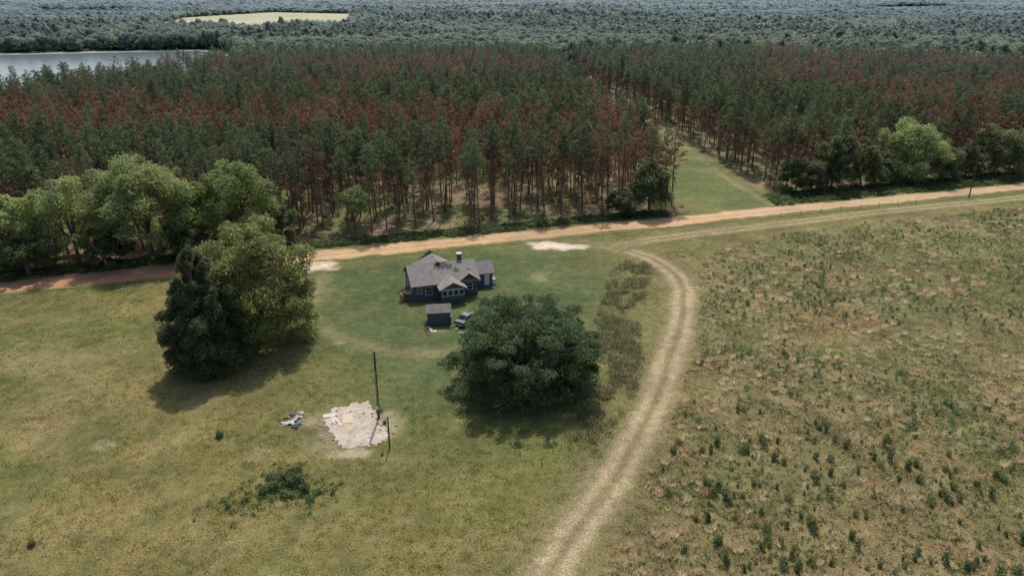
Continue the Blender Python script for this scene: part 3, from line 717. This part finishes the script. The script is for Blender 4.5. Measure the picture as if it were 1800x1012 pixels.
def roofpart(mb,x0,x1,y0,y1,ze,zr,axis,ov=.4,th=.14,hip=(0,0)):
    if axis=='y':
        mb2=MB(); roofpart(mb2,y0,y1,x0,x1,ze,zr,'x',ov,th,hip)
        mb.add([(b,a,c) for a,b,c in mb2.V],[f[::-1] for f in mb2.F]); return
    yc=(y0+y1)/2; s=(zr-ze)/((y1-y0)/2); X0,X1,Y0,Y1=x0-ov,x1+ov,y0-ov,y1+ov; zE=ze-s*ov
    top=[(X0,Y0,zE+th),(X1,Y0,zE+th),(X1,Y1,zE+th),(X0,Y1,zE+th),(X0+hip[0],yc,zr+th),(X1-hip[1],yc,zr+th)]
    bot=[(a,b,c-th) for a,b,c in top]
    b=len(mb.V)
    mb.add(top+bot,[(0,1,5,4),(2,3,4,5)]+([(3,0,4)] if hip[0] else [])+([(1,2,5)] if hip[1] else []))
    mb.F+=[(b+6,b+10,b+11,b+7),(b+8,b+11,b+10,b+9),(b+0,b+6,b+7,b+1),(b+2,b+8,b+9,b+3)]
    if hip[1]: mb.F+=[(b+7,b+11,b+8),(b+1,b+7,b+8,b+2)]
    else: mb.F+=[(b+1,b+7,b+11,b+5),(b+5,b+11,b+8,b+2)]
    if hip[0]: mb.F+=[(b+9,b+10,b+6),(b+3,b+9,b+6,b+0)]
    else: mb.F+=[(b+0,b+4,b+10,b+6),(b+4,b+3,b+9,b+10)]
def gwall(mb,x0,x1,y0,y1,ze,zr,axis,z0=.0):
    if axis=='y':
        m2=MB(); gwall(m2,y0,y1,x0,x1,ze,zr,'x',z0); mb.add([(b,a,c) for a,b,c in m2.V],[f[::-1] for f in m2.F]); return
    yc=(y0+y1)/2
    V=[(x0,y0,z0),(x1,y0,z0),(x1,y1,z0),(x0,y1,z0),(x0,y0,ze),(x1,y0,ze),(x1,y1,ze),(x0,y1,ze),(x0,yc,zr),(x1,yc,zr)]
    mb.add(V,[(0,1,5,4),(2,3,7,6),(1,2,6,9,5),(3,0,4,8,7)])
w=MB(); gwall(w,0,10.4,0,7,2.75,4.75,'x'); gwall(w,10.4,13.7,2.9,6.4,2.5,3.75,'x'); gwall(w,2.0,7.4,7.0,9.8,2.75,4.9,'y')
gwall(w,7.7,10.4,-.003,3,2.6,3.9,'y')
w.obj("wall",M_blue,H)
pw_=MB(); gwall(pw_,4.0,7.7,-2.3,-.002,2.45,3.3,'y'); pwo=pw_.obj("porch_wall",M_blue,H)
rf=MB(); roofpart(rf,0,10.4,0,7,2.75,4.75,'x'); roofpart(rf,10.8,13.7,2.9,6.4,2.52,3.78,'x',.35); roofpart(rf,2.0,7.4,3.5,9.8,2.77,4.96,'y',.4,hip=(0,2.6))
roofpart(rf,4.0,7.7,-2.3,2.2,2.47,3.42,'y',.35)
roofpart(rf,7.4,10.4,-.25,3.4,2.72,3.9,'y',.3)
ro=rf.obj("roof",M_roof,H)
ch=MB(); ch.box(8.1,8.75,3.8,4.4,3.9,5.45); ch.box(8.02,8.83,3.72,4.48,5.45,5.58); c1=ch.obj("chimney",M_brick,ro)
ch=MB(); ch.box(8.15,8.7,3.85,4.35,5.58,5.8); ch.box(8.0,8.85,3.7,4.5,5.8,5.87); ch.obj("chimney_cap",M_metal,ro)
for vx,vy,vz in ((3.2,2.0,3.95),(9.3,5.2,3.8)):
    V=[];F=[]; tube(V,F,[(vx,vy,vz-.3),(vx,vy,vz+.35)],[.06,.06],8); link(bpy.data.objects.new("vent_pipe",mesh_py("vent_pipe",V,F,M_metal)),ro)
def window(par,cx,y,zc,ww,hh,face='f',div=True):
    f=MB(); t=.07; dd=.05
    f.box(cx-ww/2-t,cx+ww/2+t,y-dd,y,zc+hh/2,zc+hh/2+t); f.box(cx-ww/2-t,cx-ww/2,y-dd,y,zc-hh/2,zc+hh/2); f.box(cx+ww/2,cx+ww/2+t,y-dd,y,zc-hh/2,zc+hh/2)
    if div: f.box(cx-ww/2,cx+ww/2,y-dd*.8,y-.012,zc-.025,zc+.025)
    g=MB(); g.box(cx-ww/2,cx+ww/2,y-.01,y-.001,zc-hh/2,zc+hh/2)
    s=MB(); s.box(cx-ww/2-t-.03,cx+ww/2+t+.03,y-dd-.04,y,zc-hh/2-t,zc-hh/2)
    go=g.obj("window",M_glass); fo=f.obj("frame",M_white,go); so=s.obj("sill",M_white,go)
    go.parent=par
    if face=='l':
        for o in (go,fo,so):
            for v in o.data.vertices:
                a,b,c=v.co; v.co=(b,-a,c)
    return go
window(H,2.45,0,1.55,.95,1.15); window(H,1.0,0,1.75,.6,.8); window(H,9.1,-.003,1.6,.8,1.0)
for q in (4.5,5.4,6.3,7.2): window(pwo,q,-2.3,1.75,.66,.85,div=False)
window(H,-1.8,0,1.6,.8,1.1,'l'); window(H,-4.9,0,1.6,.8,1.1,'l')
window(H,11.3,2.9,1.6,.7,.9)
d=MB(); d.box(12.3,13.15,2.84,2.897,.25,2.2); do=d.obj("door",M_white,H); d=MB(); d.box(12.4,12.46,2.80,2.84,1.15,1.22); d.obj("handle",M_metal,do)
d=MB(); d.box(4.02,7.68,-2.36,-2.302,2.28,2.4); d.obj("porch_trim",M_white,pwo)
d=MB(); d.box(-1.1,-.02,2.6,4.2,0,.35); d.box(-1.5,-1.12,2.7,4.1,0,.18); d.obj("step",plain("concrete_step",(.4,.38,.34),.9,.2,3),H)
def hl(x,y):
    c,s=math.cos(TH),math.sin(TH); return (-15.4+x*c-y*s,105.5+x*s+y*c)
def local_empty(name,x,y,rot,label,cat):
    e=link(bpy.data.objects.new(name,None)); e.location=(x,y,0); e.rotation_euler[2]=rot; tag(e,label,cat); return e
e=local_empty("washing_machine",*hl(14.05,3.6),TH,"white washing machine outside the house wall","appliance")
b_=MB(); b_.box(-.33,.33,-.33,.33,.03,.95); b_.box(-.33,.33,.2,.33,.95,1.12); b_.obj("cabinet",M_white,e,bevel=.02)
b_=MB(); b_.box(-.26,.26,-.29,.14,.951,.985); b_.obj("lid",plain("lid",(.5,.5,.5),.4,.1),e,bevel=.01)
bx,by=hl(-1.3,1.0)
me=shrub_mesh(44,1.9,1.5,700,(.12,.15,.065),.08); 
o=link(bpy.data.objects.new("rose_bush",None)); o.location=(bx,by,0); tag(o,"leafy bush with red flowers beside the house wall","bush")
link(bpy.data.objects.new("leaves",me),o)
me=shrub_mesh(45,2.0,1.55,150,(.42,.11,.07),.08); link(bpy.data.objects.new("flower",me),o)
# ------------------------------------------------ shed
sx,sy=G(752,573); Sd=link(bpy.data.objects.new("shed",None)); Sd.location=(sx,sy,0); Sd.rotation_euler[2]=.13; tag(Sd,"small blue garden shed with brown grey roof","shed")
w=MB(); gwall(w,0,3.3,0,2.6,2.05,2.75,'x'); w.obj("wall",M_blue,Sd)
M_roof2=shingle("brown_shingle",(.22,.19,.165),(.13,.11,.09))
w=MB(); roofpart(w,0,3.3,0,2.6,2.07,2.78,'x',.2,.1); w.obj("roof",M_roof2,Sd)
w=MB(); w.box(3.302,3.34,.8,1.7,.05,1.9); dd_=w.obj("door",plain("dark_door",(.06,.08,.11),.6,.2),Sd); w=MB(); w.box(3.34,3.38,.9,.96,.95,1.05); w.obj("handle",M_metal,dd_)
w=MB(); w.box(-.02,0-.001,-.02,.08,0,2.0); w.box(0.0,.08,-.03,-.001,0,2.0); w.box(3.22,3.30,-.03,-.001,0,2.0); w.obj("corner_trim",plain("trim_blue",(.08,.11,.15),.6,.1),Sd)
gx,gy=G(788,566); e=local_empty("rubbish_bin",gx+.15,gy,.2,"teal wheeled rubbish bin beside the shed","bin")
M_teal=plain("teal_plastic",(.04,.15,.16),.45,.1)
b_=MB(); V=[(-.25,-.25,.08),(.25,-.25,.08),(.25,.25,.08),(-.25,.25,.08),(-.31,-.33,.95),(.31,-.33,.95),(.31,.33,.95),(-.31,.33,.95)]
b_.add(V,boxv(0,1,0,1,0,1)[1]); b_.obj("body",M_teal,e,bevel=.02)
b_=MB(); b_.box(-.34,.34,-.36,.36,.952,1.02); b_.obj("lid",M_teal,e,bevel=.02)
for s in (-.3,.3):
    V=[];F=[]; tube(V,F,[(s-.03,.28,.1),(s+.03,.28,.1)],[.1,.1],12); F.append(tuple(range(11,-1,-1))); link(bpy.data.objects.new("wheel",mesh_py("wheel",V,F,M_dpole)),e)
# ------------------------------------------------ old car
M_car=plain("faded_car_paint",(.085,.087,.09),.5,.3,2,spec=.4,second=(.26,.25,.23),th=(.50,.56))
M_tyre=plain("tyre",(.03,.03,.03),.85,.1); M_rim=M_metal
gx,gy=G(829,572); C=link(bpy.data.objects.new("parked_car",None)); C.location=(gx-.6,gy+1.2,0); C.rotation_euler[2]=math.radians(58); tag(C,"old dark grey car parked beside a spreading tree","car")
prof=[(-2.2,.32),(-2.25,.62),(-2.15,.86),(-1.35,.93),(1.0,.93),(2.05,.78),(2.2,.58),(2.2,.32)]
V=[];n=len(prof)
for s,yw in ((-1,.86),(1,.86)):
    for a,z in prof: V.append((a,s*(yw-(.06 if z>.7 else 0)),z))
F=[tuple(range(n)),tuple(range(2*n-1,n-1,-1))]+[(i,(i+1)%n,n+(i+1)%n,n+i) for i in range(n)]
F=[f[::-1] for f in F]
MB().add(V,F).obj("body",M_car,C,bevel=.04)
V=[(-1.45,-.74,.935),(.95,-.74,.935),(.95,.74,.935),(-1.45,.74,.935),(-.95,-.6,1.40),(.25,-.6,1.40),(.25,.6,1.40),(-.95,.6,1.40)]
cab=MB().add(V,boxv(0,1,0,1,0,1)[1]).obj("cabin",M_glass,C,bevel=.03)
MB().box(-.98,.28,-.62,.62,1.402,1.45).obj("roof",M_car,C,bevel=.03)
pil=MB()
for a,b2 in (((-1.45,.74,.935),(-.95,.6,1.4)),((.95,.74,.935),(.25,.6,1.4)),((-.3,.745,.935),(-.32,.6,1.4))):
    for s in (-1,1):
        V=[];F=[]; tube(V,F,[(a[0],a[1]*s,a[2]),(b2[0],(b2[1]+.01)*s,b2[2]+.01)],[.045,.045],6); pil.add(V,F)
pil.obj("pillar",M_car,C)
for wx in (-1.35,1.35):
    for s in (-1,1):
        V=[];F=[]; tube(V,F,[(wx,s*.70,.32),(wx,s*.90,.32)],[.32,.32],18); F.append(tuple(range(17,-1,-1)))
        t_=link(bpy.data.objects.new("wheel",mesh_py("wheel",V,F,M_tyre)),C)
        V=[];F=[]; tube(V,F,[(wx,s*.90,.32),(wx,s*.915,.32)],[.19,.17],12); link(bpy.data.objects.new("rim",mesh_py("rim",V,F,M_rim)),t_)
for s in (-1,1): MB().box(2.19,2.24,s*.6-.14,s*.6+.14,.56,.70).obj("headlight",M_white,C,bevel=.01)
MB().box(2.2,2.3,-.82,.82,.36,.48).obj("bumper",M_metal,C,bevel=.02); MB().box(-2.33,-2.24,-.82,.82,.38,.5).obj("bumper",M_metal,C,bevel=.02)
# ------------------------------------------------ poles
def pole(px,py,h,label,arm=True,name="utility_pole",rot=0,r=.14):
    gx,gy=G(px,py); e=local_empty(name,gx,gy,rot,label,"pole")
    V=[];F=[]; tube(V,F,[(0,0,-.2),(0.02,0,h*.5),(.05,.02,h)],[r,r*.88,r*.75],10); link(bpy.data.objects.new("post",mesh_py("post",V,F,M_dpole,False)),e)
    if arm:
        MB().box(-1.1,1.1,-.06-r,.06-r,h-.7,h-.56).obj("crossarm",M_dpole,e)
        for s in (-1,0,1):
            V=[];F=[]; tube(V,F,[(s*.95,-r,h-.56),(s*.95,-r,h-.48),(s*.95,-r,h-.4)],[.05,.07,.04],8); link(bpy.data.objects.new("insulator",mesh_py("insulator",V,F,M_white)),e)
    return e
e=pole(666,735,8.5,"tall bare wooden utility pole beside a concrete slab",False)
MB().box(-.12,.12,-.3,-.13,1.3,1.75).obj("meter_box",M_metal,e,bevel=.02); 
V=[];F=[]; tube(V,F,[(0,-.17,1.75),(.03,-.16,6.2)],[.03,.03],6); link(bpy.data.objects.new("conduit",mesh_py("conduit",V,F,M_metal)),e)
pole(685,787,3.9,"short leaning wooden post near a concrete slab",False,"wooden_post",r=.09).rotation_euler[0]=.02
pole(1703,348,12.5,"tall utility pole beside the dirt road",True,rot=TH+1.57)
for i in range(8):
    x_=58+i*5.0; y_=float(road_y(x_))-4.3; e=link(bpy.data.objects.new("fence_post",None)); e.location=(x_,y_,0)
    V=[];F=[]; tube(V,F,[(0,0,-.1),(.01,0,.6),(.02,.01,1.0),(.02,.01,1.05)],[.06,.055,.05,.02],8); link(bpy.data.objects.new("post",mesh_py("post",V,F,M_wood)),e)
    tag(e,"weathered wooden fence post along the dirt road","post","fence posts beside the road")
# ------------------------------------------------ concrete slab
m,nt,b=newmat("cracked_concrete"); g_=N(nt,'ShaderNodeNewGeometry'); P_=g_.outputs['Position']
n1=noise(nt,P_,.7,8,.75); n2=noise(nt,P_,2.6,7,.8); vo=N(nt,'ShaderNodeTexVoronoi',feature='DISTANCE_TO_EDGE'); vo.inputs['Scale'].default_value=.5
ad=N(nt,'ShaderNodeVectorMath',operation='ADD'); nt.links.new(P_,ad.inputs[0]); nc=N(nt,'ShaderNodeTexNoise'); nc.inputs['Scale'].default_value=.9; nt.links.new(P_,nc.inputs['Vector']); nt.links.new(nc.outputs['Color'],ad.inputs[1]); nt.links.new(ad.outputs[0],vo.inputs['Vector'])
c=mixc(nt,maprange(nt,n1,.40,.60,0,1),(.52,.45,.38),(.38,.32,.25)); c=mixc(nt,maprange(nt,n2,.46,.60,0,.75),c,(.27,.225,.15))
c=mixc(nt,maprange(nt,vo.outputs['Distance'],.0,.03,.6,0),c,(.19,.165,.10)); nt.links.new(c,b.inputs['Base Color']); b.inputs['Roughness'].default_value=.95
bp=N(nt,'ShaderNodeBump'); bp.inputs['Strength'].default_value=.5; bp.inputs['Distance'].default_value=.1; nt.links.new(n2,bp.inputs['Height']); nt.links.new(bp.outputs[0],b.inputs['Normal'])
ctr=G(626,748); r=random.Random(4)
sh=[G(*p) for p in [(566,735),(590,716),(622,709),(648,706),(658,722),(664,738),(680,745),(684,772),(660,782),(640,786),(598,786),(588,770),(574,752)]]
sh=sh+[sh[0]]; ring=[]
for a,bb in zip(sh[:-1],sh[1:]):
    for k in range(8):
        t=k/8; px_=a[0]+(bb[0]-a[0])*t; py_=a[1]+(bb[1]-a[1])*t; q=1+r.uniform(-.10,.07)
        ring.append((ctr[0]+(px_-ctr[0])*q,ctr[1]+(py_-ctr[1])*q))
n=len(ring); V=[(a,bb,.045) for a,bb in ring]+[(a,bb,-.05) for a,bb in ring]+[(ctr[0],ctr[1],.05)]
F=[(i,(i+1)%n,2*n) for i in range(n)]+[(i,n+i,n+(i+1)%n,(i+1)%n) for i in range(n)]
me=bpy.data.meshes.new("concrete_slab"); me.from_pydata(V,[],F); me.materials.append(m)
if me.polygons[0].normal.z<0: me.flip_normals()
o=link(bpy.data.objects.new("concrete_slab",me)); tag(o,"broken pale concrete slab lying in the grass","slab")
M_ply=plain("plywood",(.50,.41,.29),.8,.12,3); M_plank=plain("pale_plank",(.50,.46,.40),.8,.15,3)
def board(px,py,l,w_,rot,mat,label,name,z=.08):
    gx,gy=G(px,py); e=MB().box(-l/2,l/2,-w_/2,w_/2,-.015,.02).obj(name,mat,None,bevel=.004); e.location=(gx,gy,z); e.rotation_euler=(random.uniform(-.01,.01),random.uniform(-.01,.01),rot); tag(e,label,"board"); return e
board(611,736,2.0,1.1,1.75,M_ply,"tan plywood sheet lying on the concrete slab","plywood_sheet")
board(585,737,2.4,.35,2.0,M_plank,"pale plank lying on the concrete slab","wooden_plank"); board(594,741,2.2,.3,2.15,M_plank,"pale plank lying on the concrete slab","wooden_plank")
board(580,731,1.5,.8,.3,M_plank,"white board lying on the concrete slab","wooden_board",.11); board(622,722,1.6,.25,.5,M_plank,"pale plank lying on the concrete slab","wooden_plank")
rr_=random.Random(8)
M_rub=plain("rubble",(.40,.35,.28),.95,.3,4,bump=.3)
for i in range(30):
    a=rr_.uniform(0,6.28); q=rr_.uniform(.5,1.15); gx=ctr[0]+math.cos(a)*4.2*q; gy=ctr[1]+math.sin(a)*3.4*q
    V=[];
    for zz in (0,.5,1):
        for k in range(6): 
            an=k*1.047; rad=(1,.9,.55)[int(zz*2)]*rr_.uniform(.7,1.1); V.append((math.cos(an)*rad,math.sin(an)*rad*.7,zz*.6))
    F=[(k,(k+1)%6,6+(k+1)%6,6+k) for k in range(6)]+[(6+k,6+(k+1)%6,12+(k+1)%6,12+k) for k in range(6)]+[tuple(range(12,18))]
    o=MB().add(V,F).obj("concrete_chunk",M_rub); s=rr_.uniform(.12,.34); o.scale=(s,s,s); o.location=(gx,gy,.03); o.rotation_euler[2]=a; tag(o,"small broken concrete chunk beside the slab","rubble","rubble around the slab")
def cloth(px,py,s,col,seed,label):
    rg=np.random.default_rng(seed); n=12; u,v=np.meshgrid(np.linspace(-1,1,n),np.linspace(-1,1,n)); a=rg.uniform(0,6,6)
    xx=u*s*(1+.25*np.sin(v*3+a[0])); yy=v*s*.6*(1+.3*np.sin(u*2.5+a[1])); zz=.12+.10*np.sin(u*5+a[2]+v*2)*np.cos(v*6+a[3])+.05*rg.random((n,n))
    V=np.stack([xx.ravel(),yy.ravel(),zz.ravel()],1); i=(np.arange(n-1)[None,:]+n*np.arange(n-1)[:,None]).ravel(); F=np.stack([i,i+1,i+n+1,i+n],1)
    o=link(bpy.data.objects.new("crumpled_cloth",mesh_np("cloth",V,F,plain("cloth",col,.9,.2,4),smooth=True))); gx,gy=G(px,py); o.location=(gx,gy,0); o.rotation_euler[2]=a[4]; tag(o,label,"cloth","discarded clothes in the grass")
for i,(a,b_,s,c,l) in enumerate([(508,744,.7,(.50,.49,.48),"crumpled white sheet lying in the grass"),(522,735,.5,(.38,.36,.42),"crumpled lilac cloth lying in the grass"),(514,727,.45,(.18,.10,.12),"crumpled maroon cloth lying in the grass"),
  (526,744,.35,(.10,.24,.27),"crumpled teal cloth lying in the grass"),(504,734,.3,(.40,.24,.25),"crumpled pink cloth lying in the grass"),(519,750,.4,(.08,.08,.10),"crumpled black cloth lying in the grass"),(530,727,.35,(.5,.46,.42),"crumpled cream cloth lying in the grass"),
  (757,580,.4,(.55,.52,.46),"crumpled white cloth beside the shed"),(749,582,.3,(.38,.16,.12),"crumpled red cloth beside the shed"),(752,577,.35,(.5,.43,.35),"crumpled cream cloth beside the shed"),(812,586,.35,(.5,.48,.44),"crumpled white cloth beside the parked car")]): cloth(a,b_,s,c,200+i,l)
board(762,582,.9,.5,.2,M_plank,"pale board lying beside the shed","wooden_board",.04)
board(806,575,1.3,.35,.9,M_plank,"pale plank lying beside the parked car","wooden_plank",.04); board(814,562,1.1,.4,1.3,M_plank,"pale board lying beside the parked car","wooden_board",.04)

# ------------------------------------------------ light, world, camera
EL=math.radians(58); d=Vector((-.03,-1,0)).normalized()*math.cos(EL)+Vector((0,0,-math.sin(EL)))
L=bpy.data.lights.new("sun",'SUN'); L.energy=3.7; L.angle=math.radians(.55); L.color=(1,.95,.87)
so=link(bpy.data.objects.new("sun",L)); so.rotation_euler=d.to_track_quat('-Z','Y').to_euler(); so.location=(0,100,150)
W=bpy.data.worlds.new("World"); scene.world=W; W.use_nodes=True; nt=W.node_tree
sk=nt.nodes.new('ShaderNodeTexSky'); sk.sky_type='NISHITA'; sk.sun_disc=False; sk.sun_elevation=EL; sk.sun_rotation=math.radians(1.7); sk.dust_density=3.0; sk.air_density=1.0
bg=nt.nodes['Background']; nt.links.new(sk.outputs[0],bg.inputs[0]); bg.inputs[1].default_value=.15
cam=bpy.data.cameras.new("camera"); cam.sensor_width=36; cam.lens=18*FPX/900; cam.clip_end=30000; cam.clip_start=.5
co=link(bpy.data.objects.new("camera",cam)); co.location=(0,0,CH); co.rotation_euler=(math.pi/2-PITCH,0,0); scene.camera=co
scene.view_settings.view_transform='Standard'; scene.view_settings.look='None'; scene.view_settings.exposure=0
